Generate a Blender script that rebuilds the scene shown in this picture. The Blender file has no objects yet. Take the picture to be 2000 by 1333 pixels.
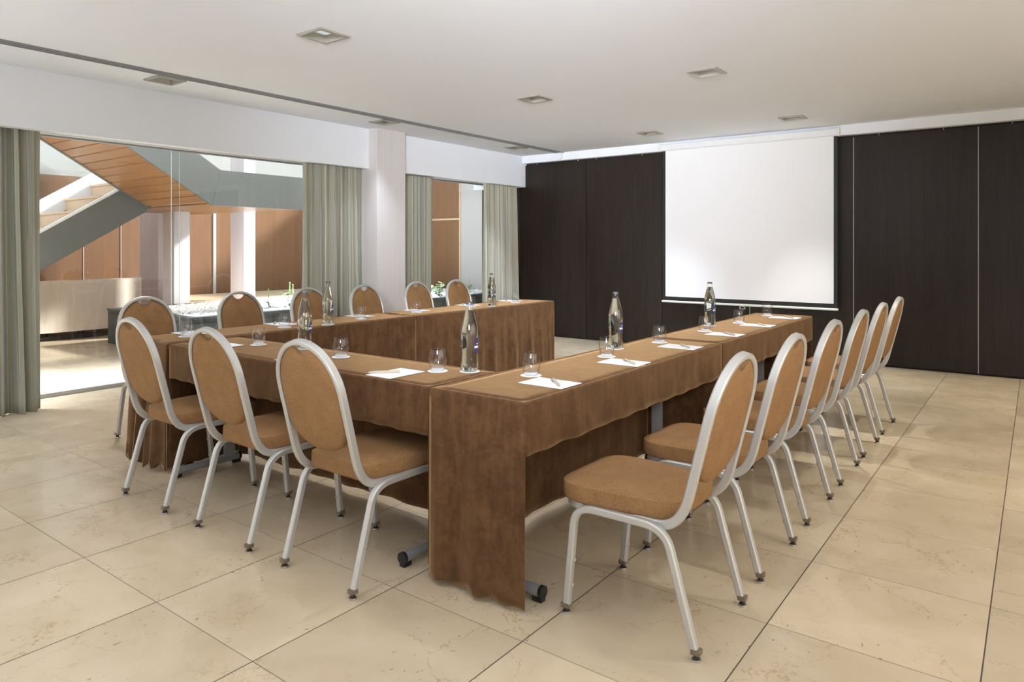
import bpy, bmesh, math, random
from mathutils import Vector, Matrix
PI = math.pi
C = bpy.context.scene.collection
SC = bpy.context.scene
random.seed(7)

# ------------------------------------------------------------------ materials
class N:
    """tiny node helper"""
    def __init__(s, name):
        s.m = bpy.data.materials.new(name); s.m.use_nodes = True
        s.t = s.m.node_tree; s.t.nodes.clear()
        s.out = s.t.nodes.new('ShaderNodeOutputMaterial')
    def n(s, typ, **kw):
        nd = s.t.nodes.new('ShaderNode' + typ)
        for k, v in kw.items():
            if k.startswith('i_'):
                key = k[2:].replace('_', ' ')
                nd.inputs[int(key) if key.isdigit() else key].default_value = v
            else:
                setattr(nd, k, v)
        return nd
    def l(s, a, b):
        s.t.links.new(a, b)
    def math(s, op, a, b=None, c=None, clamp=False):
        nd = s.t.nodes.new('ShaderNodeMath'); nd.operation = op; nd.use_clamp = clamp
        for i, v in enumerate((a, b, c)):
            if v is None: continue
            if isinstance(v, (int, float)): nd.inputs[i].default_value = v
            else: s.l(v, nd.inputs[i])
        return nd.outputs[0]
    def mix(s, f, a, b, typ='MIX'):
        nd = s.t.nodes.new('ShaderNodeMix'); nd.data_type = 'RGBA'; nd.blend_type = typ
        for i, v in ((0, f), (6, a), (7, b)):
            if isinstance(v, (int, float)): nd.inputs[i].default_value = v
            elif isinstance(v, tuple): nd.inputs[i].default_value = v if len(v) == 4 else v + (1,)
            else: s.l(v, nd.inputs[i])
        return nd.outputs[2]
    def ramp(s, f, stops, interp='LINEAR'):
        nd = s.t.nodes.new('ShaderNodeValToRGB'); cr = nd.color_ramp; cr.interpolation = interp
        while len(cr.elements) < len(stops): cr.elements.new(1.0)
        for e, (p, c) in zip(cr.elements, stops):
            e.position = p; e.color = (c, c, c, 1) if isinstance(c, (int, float)) else tuple(c) + (1,)
        s.l(f, nd.inputs[0]); return nd.outputs[0]
    def coord(s, out='Object', scale=(1, 1, 1), loc=(0, 0, 0)):
        tc = s.n('TexCoord'); mp = s.n('Mapping'); mp.inputs['Scale'].default_value = scale
        mp.inputs['Location'].default_value = loc
        s.l(tc.outputs[out], mp.inputs[0]); return mp.outputs[0]
    def noise(s, v, scale=5, detail=2, rough=.5, dist=0, out=0):
        nd = s.n('TexNoise'); nd.inputs['Scale'].default_value = scale; nd.inputs['Detail'].default_value = detail
        nd.inputs['Roughness'].default_value = rough; nd.inputs['Distortion'].default_value = dist
        s.l(v, nd.inputs['Vector']); return nd.outputs[out]
    def bsdf(s, col, rough=.5, metal=0, spec=.5, bump=None, bstr=.2, bdist=.01, **kw):
        b = s.n('BsdfPrincipled')
        for k, v in (('Base Color', col), ('Roughness', rough), ('Metallic', metal), ('Specular IOR Level', spec)):
            if isinstance(v, (int, float)): b.inputs[k].default_value = v
            elif isinstance(v, tuple): b.inputs[k].default_value = v + (1,)
            else: s.l(v, b.inputs[k])
        for k, v in kw.items(): b.inputs[k.replace('_', ' ')].default_value = v
        if bump is not None:
            bp = s.n('Bump'); bp.inputs['Strength'].default_value = bstr; bp.inputs['Distance'].default_value = bdist
            s.l(bump, bp.inputs['Height']); s.l(bp.outputs[0], b.inputs['Normal'])
        s.l(b.outputs[0], s.out.inputs[0]); return s.m

def plain(name, col, rough=.5, metal=0, spec=.5, nz=.06, scale=30, **kw):
    """a colour with faint mottling and surface grain"""
    a = N(name); v = a.coord()
    f = a.noise(v, scale, 3)
    c = a.mix(f, tuple(x * (1 - nz) for x in col), tuple(min(1, x * (1 + nz)) for x in col))
    return a.bsdf(c, rough, metal, spec, bump=f, bstr=.03, **kw)

def m_floor():
    a = N('cream_marble_tiles'); v = a.coord()
    sp = a.n('SeparateXYZ'); a.l(v, sp.inputs[0])
    PX, PY = .6065, .594
    u = a.math('DIVIDE', a.math('ADD', sp.outputs[0], .742), PX)
    w = a.math('DIVIDE', a.math('SUBTRACT', sp.outputs[1], .0677), PY)
    def joint(q, size, wid):
        d = a.math('ABSOLUTE', a.math('SUBTRACT', a.math('FRACT', q), .5))
        return a.math('SMOOTHSTEP', d, .5 - (wid + .0012) / size, .5 - (wid - .0006) / size) if False else a.math('MULTIPLY', a.math('SUBTRACT', d, .5 - (wid + .0008) / size), size / .0012, clamp=True)
    g = a.math('MAXIMUM', joint(u, PX, .0020), a.math('MULTIPLY', joint(w, PY, .0013), .8))
    cid = a.n('CombineXYZ'); a.l(a.math('FLOOR', u), cid.inputs[0]); a.l(a.math('FLOOR', w), cid.inputs[1])
    wn = a.n('TexWhiteNoise', noise_dimensions='3D'); a.l(cid.outputs[0], wn.inputs[0])
    off = a.n('VectorMath', operation='SCALE'); off.inputs['Scale'].default_value = 7.0
    a.l(wn.outputs['Color'], off.inputs[0])
    v2 = a.n('VectorMath', operation='ADD'); a.l(v, v2.inputs[0]); a.l(off.outputs[0], v2.inputs[1]); v2 = v2.outputs[0]
    cloud = a.noise(v2, 3.2, 5, .6, .4)
    col = a.mix(a.ramp(cloud, [(.3, 0), (.7, 1)]), (.57, .455, .30), (.66, .55, .39))
    tone = a.math('MULTIPLY_ADD', wn.outputs['Value'], .16, .90)
    tn = a.n('CombineXYZ')
    for i in range(3): a.l(tone, tn.inputs[i])
    col = a.mix(1.0, col, tn.outputs[0], 'MULTIPLY')
    # wandering rusty veins
    ws = a.n('VectorMath', operation='SCALE'); ws.inputs['Scale'].default_value = .55
    a.l(a.noise(v2, 3.0, 6, .65, 0, 1), ws.inputs[0])
    vw = a.n('VectorMath', operation='ADD'); a.l(v2, vw.inputs[0]); a.l(ws.outputs[0], vw.inputs[1])
    vo = a.n('TexVoronoi', feature='DISTANCE_TO_EDGE'); vo.inputs['Scale'].default_value = 3.1; a.l(vw.outputs[0], vo.inputs['Vector'])
    vein = a.ramp(vo.outputs['Distance'], [(0, 1), (.004, .8), (.012, 0)])
    vein = a.math('MULTIPLY', vein, a.ramp(a.noise(v2, 2.6, 2), [(.44, 0), (.60, 1)]))
    col = a.mix(a.math('MULTIPLY', vein, .58), col, (.34, .20, .105))
    vo2 = a.n('TexVoronoi', feature='DISTANCE_TO_EDGE'); vo2.inputs['Scale'].default_value = 8.5; a.l(vw.outputs[0], vo2.inputs['Vector'])
    v3 = a.math('MULTIPLY', a.ramp(vo2.outputs['Distance'], [(0, 1), (.03, 0)]), a.ramp(a.noise(v2, 4, 2), [(.5, 0), (.66, 1)]))
    col = a.mix(a.math('MULTIPLY', v3, .36), col, (.36, .22, .12))
    # small dark pits gathered in drifts
    vp = a.n('VectorMath', operation='MULTIPLY'); vp.inputs[1].default_value = (1, .45, 1); a.l(v2, vp.inputs[0])
    pit = a.ramp(a.noise(vp.outputs[0], 75, 2, .6), [(.665, 0), (.70, 1)])
    pit = a.math('MULTIPLY', pit, a.ramp(a.noise(v2, 4.5, 3), [(.46, 0), (.58, 1)]))
    col = a.mix(a.math('MULTIPLY', pit, .8), col, (.17, .11, .055))
    col = a.mix(g, col, (.085, .065, .05))
    rg = a.math('MULTIPLY_ADD', cloud, .20, .12)
    rg = a.math('ADD', rg, a.math('MULTIPLY', a.math('ADD', g, pit), .4), clamp=True)
    hh = a.math('SUBTRACT', a.math('MULTIPLY', cloud, .12), a.math('ADD', g, a.math('MULTIPLY', pit, .6)))
    return a.bsdf(col, rg, 0, .45, bump=hh, bstr=.22, bdist=.002)

def m_suede():
    a = N('brown_suede'); v = a.coord()
    f1 = a.noise(v, 9, 5, .65, .6); f2 = a.noise(v, 60, 3, .6)
    vs = a.coord(scale=(16, 16, 3)); f3 = a.noise(vs, 1.5, 4, .6)
    f = a.math('MULTIPLY_ADD', f3, .4, a.math('MULTIPLY_ADD', f2, .2, a.math('MULTIPLY', f1, .5)))
    c = a.ramp(f, [(.36, (.054, .0235, .0085)), (.52, (.088, .0405, .0155)), (.70, (.148, .0740, .0305))])
    return a.bsdf(c, .85, 0, .25, bump=f, bstr=.30, bdist=.004, Sheen_Weight=.62, Sheen_Roughness=.4, Sheen_Tint=(.80, .50, .24, 1))

def m_fabric(name, c1, c2):
    a = N(name); v = a.coord()
    w1 = a.n('TexWave', wave_type='BANDS', bands_direction='DIAGONAL'); w1.inputs['Scale'].default_value = 190; w1.inputs['Distortion'].default_value = 1.5
    a.l(v, w1.inputs[0])
    f = a.noise(v, 380, 2, .6); g = a.noise(v, 14, 3)
    f2 = a.noise(v, 160, 3, .7)
    k = a.math('MULTIPLY_ADD', w1.outputs['Fac'], .06, a.math('MULTIPLY_ADD', f, .55, a.math('MULTIPLY_ADD', f2, .45, a.math('MULTIPLY', g, .2))))
    c = a.ramp(k, [(.42, c1), (.80, c2)])
    return a.bsdf(c, .9, 0, .2, bump=k, bstr=.35, bdist=.001)

def m_veneer(name, c1, c2, axis=2, rough=.35, s=1.0, spec=.5):
    a = N(name); sc = [40 * s] * 3; sc[axis] = 1.4 * s
    v = a.coord(scale=tuple(sc)); f = a.noise(v, 1.2, 5, .65, .8)
    sc2 = [6 * s] * 3; sc2[axis] = .5 * s
    g = a.noise(a.coord(scale=tuple(sc2)), 1.0, 3, .5, 1.2)
    k = a.math('MULTIPLY_ADD', f, .6, a.math('MULTIPLY', g, .4))
    c = a.ramp(k, [(.33, c1), (.66, c2)])
    return a.bsdf(c, rough, 0, spec, bump=f, bstr=.06, bdist=.002)

def m_curtain():
    a = N('striped_curtain'); uv = a.n('UVMap'); sp = a.n('SeparateXYZ'); a.l(uv.outputs[0], sp.inputs[0])
    u = a.math('FRACT', a.math('MULTIPLY', sp.outputs[0], 2.6))
    S = (.43, .42, .335); S2 = (.36, .36, .285); B = (.30, .31, .30); T = (.50, .35, .22); Y = (.58, .53, .39); R = (.40, .27, .19); W = (.54, .535, .46)
    stops = [(0, S), (.11, Y), (.122, S2), (.21, B), (.245, S), (.35, R), (.362, S), (.45, W), (.475, S2), (.58, T), (.592, B), (.63, S), (.76, Y), (.77, R), (.782, S2), (.89, W), (.915, S)]
    c = a.ramp(u, stops, 'CONSTANT')
    v = a.coord(); f = a.noise(v, 300, 2)
    c = a.mix(a.math('MULTIPLY', f, .25), c, (.2, .2, .16))
    return a.bsdf(c, .75, 0, .25, bump=f, bstr=.15, bdist=.001)

def m_thin(name, tint=(1, 1, 1), base=.04, rough=0.0, gloss=.96):
    """clear glass: see-through, mirror-like at grazing angles"""
    a = N(name); lw = a.n('LayerWeight'); lw.inputs['Blend'].default_value = .5
    f = a.math('MULTIPLY_ADD', a.math('POWER', lw.outputs['Facing'], 4.0), gloss - base, base)
    t = a.n('BsdfTransparent'); t.inputs[0].default_value = tint + (1,)
    g = a.n('BsdfGlossy'); g.inputs['Roughness'].default_value = rough
    mx = a.n('MixShader'); a.l(f, mx.inputs[0]); a.l(t.outputs[0], mx.inputs[1]); a.l(g.outputs[0], mx.inputs[2])
    a.l(mx.outputs[0], a.out.inputs[0]); return a.m

def m_refract(name, ior, col=(1, 1, 1), rough=0.0):
    a = N(name); g = a.n('BsdfGlass'); g.inputs['IOR'].default_value = ior; g.inputs['Color'].default_value = col + (1,)
    g.inputs['Roughness'].default_value = rough
    a.l(g.outputs[0], a.out.inputs[0]); return a.m

def m_lamp():
    a = N('frosted_lamp_glass'); v = a.coord(); f = a.noise(v, 12, 2)
    e = a.n('BsdfPrincipled'); e.inputs['Base Color'].default_value = (.55, .62, .62, 1); e.inputs['Roughness'].default_value = .35
    e.inputs['Emission Color'].default_value = (.80, .95, .96, 1); a.l(a.math('MULTIPLY_ADD', f, .08, .34), e.inputs['Emission Strength'])
    a.l(e.outputs[0], a.out.inputs[0]); return a.m

def m_label():
    a = N('blue_bottle_label'); uv = a.n('UVMap'); sp = a.n('SeparateXYZ'); a.l(uv.outputs[0], sp.inputs[0])
    u, w = sp.outputs[0], sp.outputs[1]
    band = a.math('MULTIPLY', a.math('GREATER_THAN', w, .38), a.math('LESS_THAN', w, .52))
    lt = a.math('MULTIPLY', a.math('MULTIPLY', a.math('GREATER_THAN', w, .62), a.math('LESS_THAN', w, .66)), a.math('LESS_THAN', a.math('ABSOLUTE', a.math('SUBTRACT', u, .5)), .28))
    k = a.math('MAXIMUM', band, lt)
    return a.bsdf(a.mix(k, (.035, .045, .17), (.75, .76, .80)), .45)

def m_wallpaper():
    a = N('grey_striated_wallpaper'); f = a.noise(a.coord(scale=(90, 90, .8)), 1.0, 4, .6)
    c = a.ramp(f, [(.3, (.63, .59, .575)), (.7, (.70, .665, .65))])
    return a.bsdf(c, .7, 0, .3, bump=f, bstr=.05)

def m_slate():
    a = N('dark_slate_cladding'); v = a.coord(); f = a.noise(v, 8, 6, .65)
    br = a.n('TexBrick'); br.inputs['Scale'].default_value = 1.0; br.inputs['Brick Width'].default_value = .62; br.inputs['Row Height'].default_value = .40
    br.inputs['Mortar Size'].default_value = .006; br.inputs['Color1'].default_value = (1, 1, 1, 1); br.inputs['Color2'].default_value = (.86, .86, .86, 1); br.inputs['Mortar'].default_value = (.3, .3, .3, 1)
    sp = a.n('SeparateXYZ'); a.l(v, sp.inputs[0]); cb = a.n('CombineXYZ')
    a.l(a.math('ADD', sp.outputs[0], sp.outputs[1]), cb.inputs[0]); a.l(sp.outputs[2], cb.inputs[1]); a.l(cb.outputs[0], br.inputs[0])
    c = a.ramp(f, [(.3, (.04, .043, .044)), (.7, (.08, .084, .085))])
    return a.bsdf(a.mix(1.0, c, br.outputs[0], 'MULTIPLY'), .6, 0, .4, bump=f, bstr=.2)

M = dict(
    floor=m_floor(), ceil=plain('white_ceiling_paint', (.845, .875, .93), .85, nz=.015, scale=2.5), white=plain('white_wall_paint', (.84, .865, .91), .75, nz=.01, scale=6),
    wallp=m_wallpaper(), dark=m_veneer('dark_wenge_panel', (.0115, .0075, .0055), (.028, .020, .0155), 2, .36, spec=.3),
    gap=plain('black_shadow_gap', (.006, .005, .005), .7), pale=plain('pale_metal_edge', (.40, .38, .34), .45, .3),
    alu=plain('silver_frame_paint', (.55, .54, .51), .43, .5, nz=.04, scale=220), grey=plain('grey_table_steel', (.36, .365, .365), .42, .35),
    fab=m_fabric('tan_woven_fabric', (.168, .085, .034), (.378, .212, .094)), suede=m_suede(), tabletop=m_veneer('pale_laminate', (.40, .33, .25), (.50, .42, .33), 0, .4),
    black=plain('black_plastic', (.012, .012, .013), .45), glide=plain('brown_glide_plastic', (.17, .13, .085), .35), chrome=plain('glide_metal', (.55, .53, .5), .25, .9),
    stud=plain('clear_rubber_stud', (.45, .43, .38), .3), paper=plain('white_paper', (.90, .90, .92), .8, nz=.01), coaster=plain('white_card_coaster', (.90, .90, .91), .8, nz=.02),
    pen=m_veneer('pale_beech_pen', (.46, .39, .30), (.60, .52, .42), 0, .5, 3), penclip=plain('pen_clip', (.34, .26, .20), .4),
    curtain=m_curtain(), pane=m_thin('window_glass', (.97, .985, .98), .055), gedge=plain('green_glass_edge', (.62, .70, .68), .2),
    tumbler=m_thin('tumbler_glass', (.996, .996, .996), .035, gloss=.95), tbase=plain('tumbler_base_glass', (.88, .88, .90), .15, Alpha=.42), bottle=m_thin('bottle_glass', (.955, .985, .965), .05, gloss=.9),
    water=m_refract('water', 1.34, (.985, 1, .99)), cap=plain('steel_crown_cap', (.13, .125, .14), .38, .8), label=m_label(), lamp=m_lamp(),
    trimmetal=plain('brushed_lamp_trim', (.40, .375, .33), .35, .55), vent=plain('vent_grey', (.30, .31, .32), .5, .2),
    screen=plain('matte_white_screen', (.86, .865, .885), .9, nz=.006, scale=3), case=plain('white_screen_case', (.80, .82, .83), .4), bar=plain('white_bar', (.80, .80, .76), .4),
    wood=m_veneer('orange_maple_boards', (.185, .077, .021), (.260, .120, .037), 0, .33, .8), step=m_veneer('pale_maple_step', (.58, .42, .27), (.70, .54, .38), 0, .45),
    steel=plain('grey_blue_stringer_paint', (.092, .097, .090), .42, .1, nz=.03, scale=4), stringer=plain('white_stringer_paint', (.85, .85, .84), .5), brown=m_veneer('brown_wall_veneer', (.150, .067, .026), (.205, .100, .043), 2, .45),
    mauve=m_veneer('mauve_grey_laminate', (.40, .335, .32), (.50, .43, .42), 2, .5), upper=plain('pale_grey_plaster', (.36, .345, .325), .7), collam=m_veneer('pale_lilac_laminate', (.60, .555, .575), (.69, .65, .66), 2, .45), cream=plain('cream_finish', (.52, .495, .46), .8), slate=m_slate(),
    ledge=m_veneer('light_wood_ledge', (.62, .47, .29), (.74, .59, .40), 1, .45), pebble=plain('white_pebbles', (.80, .78, .74), .6, nz=.15, scale=3), gravel=plain('white_gravel_bed', (.72, .70, .66), .9, nz=.2, scale=60),
    sofa=m_veneer('cream_upholstery', (.70, .61, .52), (.80, .72, .64), 2, .8, 1.5, .2), plinth=plain('dark_plinth', (.05, .045, .04), .4), leaf=plain('green_leaf', (.20, .36, .14), .5, nz=.3, scale=25),
    leafp=plain('pale_green_spike', (.50, .62, .26), .6, nz=.2), stem=plain('brown_stem', (.25, .16, .09), .7), wire=plain('white_cord', (.85, .85, .82), .5),
)

# ------------------------------------------------------------------ mesh helpers
def box(bm, x0, x1, y0, y1, z0, z1, bev=0, mi=0):
    v = [bm.verts.new(p) for p in ((x0, y0, z0), (x1, y0, z0), (x1, y1, z0), (x0, y1, z0), (x0, y0, z1), (x1, y0, z1), (x1, y1, z1), (x0, y1, z1))]
    fs = [bm.faces.new([v[i] for i in q]) for q in ((3, 2, 1, 0), (4, 5, 6, 7), (0, 1, 5, 4), (1, 2, 6, 5), (2, 3, 7, 6), (3, 0, 4, 7))]
    for f in fs: f.material_index = mi
    if bev:
        es = list({e for f in fs for e in f.edges})
        bmesh.ops.bevel(bm, geom=es, offset=bev, segments=2, affect='EDGES', profile=.6)
    return v

def lathe(bm, prof, seg=32, c=(0, 0), mi=0, cap0=True, cap1=True):
    rings = []
    for r, z in prof:
        rings.append([bm.verts.new((c[0] + r * math.cos(2 * PI * i / seg), c[1] + r * math.sin(2 * PI * i / seg), z)) for i in range(seg)])
    for a, b in zip(rings, rings[1:]):
        for i in range(seg):
            f = bm.faces.new((a[i], a[(i + 1) % seg], b[(i + 1) % seg], b[i])); f.material_index = mi
    if cap0: bm.faces.new(list(reversed(rings[0]))).material_index = mi
    if cap1: bm.faces.new(rings[-1]).material_index = mi

def section(w, h, ch):
    a, b = w / 2, h / 2
    return [(-a + ch, -b), (a - ch, -b), (a, -b + ch), (a, b - ch), (a - ch, b), (-a + ch, b), (-a, b - ch), (-a, -b + ch)]

def sweep(bm, pts, sec, n0, closed=False, mi=0, caps=True):
    """sec = list of (binormal, normal) offsets; n0 = first normal"""
    P = [Vector(p) for p in pts]; n = Vector(n0); rings = []; k = len(P)
    for i in range(k):
        if closed: d = (P[(i + 1) % k] - P[i - 1]).normalized()
        else: d = (P[min(i + 1, k - 1)] - P[max(i - 1, 0)]).normalized()
        n = (n - d * n.dot(d)).normalized(); b = d.cross(n)
        rings.append([bm.verts.new(P[i] + b * u + n * w) for u, w in sec])
    pairs = list(zip(rings, rings[1:])) + ([(rings[-1], rings[0])] if closed else [])
    m = len(sec)
    for a, b in pairs:
        for i in range(m):
            bm.faces.new((a[i], a[(i + 1) % m], b[(i + 1) % m], b[i])).material_index = mi
    if not closed and caps:
        bm.faces.new(list(reversed(rings[0]))).material_index = mi; bm.faces.new(rings[-1]).material_index = mi

def circ(r, n=12):
    return [(r * math.cos(2 * PI * i / n), r * math.sin(2 * PI * i / n)) for i in range(n)]

def prism(bm, poly, axis, a, b, mi=0):
    """extrude a 2D polygon between a and b along an axis (0: poly is (y,z), 1: (x,z), 2: (x,y))"""
    def P(u, w, t): return (t, u, w) if axis == 0 else ((u, t, w) if axis == 1 else (u, w, t))
    A = [bm.verts.new(P(u, w, a)) for u, w in poly]; B = [bm.verts.new(P(u, w, b)) for u, w in poly]
    bm.faces.new(A).material_index = mi; bm.faces.new(list(reversed(B))).material_index = mi
    for i in range(len(poly)):
        j = (i + 1) % len(poly)
        bm.faces.new((A[j], A[i], B[i], B[j])).material_index = mi

def mk(name, bm, mats, parent=None, smooth=None, loc=None):
    bmesh.ops.recalc_face_normals(bm, faces=bm.faces[:])
    me = bpy.data.meshes.new(name); bm.to_mesh(me); bm.free()
    for m in (mats if isinstance(mats, (list, tuple)) else [mats]): me.materials.append(m)
    if smooth is not None:
        me.shade_smooth(); me.set_sharp_from_angle(angle=math.radians(smooth))
    o = bpy.data.objects.new(name, me); C.objects.link(o)
    if parent: o.parent = parent
    if loc: o.location = loc
    return o

def tag(o, label, cat, group=None, kind=None):
    o['label'] = label; o['category'] = cat
    if group: o['group'] = group
    if kind: o['kind'] = kind
    return o

def thing(name, label, cat, loc=(0, 0, 0), rz=0, group=None, kind=None):
    o = bpy.data.objects.new(name, None); C.objects.link(o); o.empty_display_size = .1
    o.location = loc; o.rotation_euler = (0, 0, rz)
    return tag(o, label, cat, group, kind)

def struct(o, label=None, cat=None):
    o['kind'] = 'structure'
    if label: o['label'] = label; o['category'] = cat
    return o

def copy_tree(o, parent=None):
    c = o.copy(); C.objects.link(c)
    if parent: c.parent = parent
    for ch in list(o.children): copy_tree(ch, c)
    return c

def BM(): return bmesh.new()

# ------------------------------------------------------------------ room
XL, XR, YF, YB, ZC = -6.11, 2.6, -2.0, 8.462, 2.646
XG = -6.82                      # plane of the glass wall
LIGHTS = [(-5.63, 2.83), (-3.64, 2.84), (-5.63, 5.20), (-3.65, 5.20), (-2.04, 5.21), (-5.64, 7.59), (-3.66, 7.58), (-2.04, 7.58)]
HS = .105                       # half size of the lamp holes
bm = BM(); box(bm, -13.2, XR, YF, 11.0, -.12, 0)
struct(mk('floor', bm, M['floor']), 'cream marble floor of large square tiles with dark joints', 'floor')

bm = BM()                       # ceiling with openings for the lamps
xs = sorted({XL - .1, XR} | {x + s for x, y in LIGHTS for s in (-HS, HS)}); ys = sorted({YF, YB + .3} | {y + s for x, y in LIGHTS for s in (-HS, HS)})
for i in range(len(xs) - 1):
    for j in range(len(ys) - 1):
        mx, my = (xs[i] + xs[i + 1]) / 2, (ys[j] + ys[j + 1]) / 2
        if any(abs(mx - x) < HS and abs(my - y) < HS for x, y in LIGHTS): continue
        box(bm, xs[i], xs[i + 1], ys[j], ys[j + 1], ZC, ZC + .012)
box(bm, XL - .9, XR + .1, YF - .1, YB + .35, ZC + .12, ZC + .3)  # added unseen slab, blocks light from above the lamp openings
bmesh.ops.remove_doubles(bm, verts=bm.verts[:], dist=1e-4)
struct(mk('ceiling', bm, M['ceil']), 'plain white painted ceiling with recessed square lamps', 'ceiling')

bm = BM()                       # deep white bulkhead above the glass wall, with the curtain pocket behind it
for y0, y1 in ((YF, 5.405), (5.845, YB - .09)):
    box(bm, XL - .09, XL, y0, y1, 2.193, ZC + .1)
    box(bm, XG - .08, XL - .09, y0, y1, 2.42, ZC + .1)
struct(mk('trim_1', bm, M['white']), 'deep white bulkhead over the curtains', 'bulkhead')
bm = BM(); box(bm, -6.95, -5.972, 5.405, 5.845, 0, ZC)
struct(mk('column_1', bm, M['wallp']), 'square column in grey striated wallpaper between the two windows', 'column')
bm = BM(); box(bm, XL, XR, YB - .075, YB + .25, 2.536, ZC + .1)
box(bm, XL - .95, XL, YB - .075, YB + .25, 2.19, ZC + .1)
box(bm, -5.49, -5.405, YB - .115, YB - .076, 2.552, ZC)
struct(mk('trim_2', bm, M['white']), 'white bulkhead above the dark panels', 'bulkhead')
bm = BM(); box(bm, XR, XR + .15, YF, YB + .3, 0, ZC + .1); struct(mk('wall_right', bm, M['white']))
bm = BM(); box(bm, XL - .9, XR, YF - .15, YF, 0, ZC + .1); struct(mk('wall_front', bm, M['white']))

wb = thing('wall_back', 'dark brown wood panelled wall behind the projection screen', 'wall', (0, 0, 0), kind='structure')
edges = [-6.95, -6.21, -5.06, -3.91, -2.775, -1.63, -.478, .672, 1.82, 2.6]
for a, b in zip(edges, edges[1:]):
    bm = BM(); box(bm, a + .004, b - .004, YB, YB + .05, .018, 2.515, .002)
    mk('wall_panel', bm, M['dark'], wb)
bm = BM(); box(bm, -6.95, XR, YB + .03, YB + .09, 0, 2.55); mk('shadow_gap', bm, M['gap'], wb)
for x in (-1.63, -.478, -2.775):
    bm = BM(); box(bm, x - .004, x + .003, YB - .002, YB + .03, .018, 2.515); mk('panel_edge_strip', bm, M['pale'], wb)
for x in (-5.9, -5.2, -4.9, -4.2, -1.38, -.78, -.2):
    bm = BM(); box(bm, x - .004, x + .004, YB + .0, YB + .02, 2.51, 2.55); mk('panel_hanger', bm, M['pale'], wb)

bm = BM()                       # long slot vent
for k, x in enumerate((-5.385, -5.417, -5.449, -5.481)):
    box(bm, x - .006, x + .006, YF + .3, YB - .05, ZC - .007, ZC)
box(bm, -5.487, -5.379, YF + .3, YB - .05, ZC - .0015, ZC, 0, 1)
tag(mk('ceiling_vent', bm, [M['vent'], M['gap']]), 'long thin slot vent running the length of the ceiling beside the windows', 'vent')

# windows: glass wall to the atrium
def window(idx, y0, y1, joints, label):
    w = thing('window_%d' % idx, label, 'window', (XG, 0, 0), kind='structure')
    bm = BM(); box(bm, -.03, .03, y0, y1, 0, .036, .003); mk('bottom_rail', bm, M['pale'], w)
    bm = BM(); box(bm, -.05, .05, y0, y1, 2.262, 2.44, .003); mk('head_rail', bm, M['white'], w)
    bm = BM(); box(bm, -.02, .02, y0, y1, 2.246, 2.262); mk('gasket', bm, M['vent'], w)
    cuts = [y0] + joints + [y1]
    for i, (a, b) in enumerate(zip(cuts, cuts[1:])):
        off = .012 if i % 2 else -.012
        bm = BM(); box(bm, off - .005, off + .005, a - (.035 if i else 0), b + (.035 if i < len(cuts) - 2 else 0), .036, 2.25)
        for f in bm.faces:
            n = f.calc_center_median()
            if abs(f.normal.y) > .9 or (max(v.co.y for v in f.verts) - min(v.co.y for v in f.verts)) < 1e-4: f.material_index = 1
        mk('glass_pane', bm, [M['pane'], M['gedge']], w)
window(1, YF, 5.405, [.6, 3.53], 'tall glass wall looking onto the stair and the pebble planter')
window(2, 5.845, YB - .01, [], 'narrow floor to ceiling window between the column and the dark wall')

# recessed square downlights
def downlight():
    t = thing('downlight', '', 'ceiling light')
    bm = BM(); o, i = .118, .098
    for a in range(4):
        c, s = math.cos(a * PI / 2), math.sin(a * PI / 2)
        def R(x, y, z): return (c * x - s * y, s * x + c * y, z)
        prof = [(o, .0), (o, -.010), (o - .006, -.013), (i, -.013), (i - .013, .045), (i - .008, .045), (i + .004, 0)]
        A = [bm.verts.new(R(r, -r, z)) for r, z in prof]; B = [bm.verts.new(R(r, r, z)) for r, z in prof]
        for k in range(len(prof)):
            j = (k + 1) % len(prof); bm.faces.new((A[k], A[j], B[j], B[k]))
    bmesh.ops.remove_doubles(bm, verts=bm.verts[:], dist=1e-5)
    mk('lamp_trim', bm, M['trimmetal'], t)
    bm = BM(); box(bm, -.088, .088, -.088, .088, .036, .044); mk('diffuser', bm, M['lamp'], t)
    return t
dl = downlight()
LL = ['square downlight between slot vent and bulkhead, furthest from the dark wall', 'square downlight clear of the vent, the one furthest from the screen',
      'square downlight beside the top of the wallpapered column', 'square downlight in the middle file, second back from the screen', 'square downlight furthest from the windows, second back from the screen',
      'square downlight above the dark corner, beyond the end of the window bulkhead', 'square downlight just in front of the screen, near its window-side corner', 'square downlight furthest from the windows, just in front of the screen']
for k, ((x, y), lb) in enumerate(zip(LIGHTS, LL)):
    o = dl if k == 0 else copy_tree(dl)
    o.location = (x, y, ZC); tag(o, lb, 'ceiling light', 'recessed square downlights')

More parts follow.
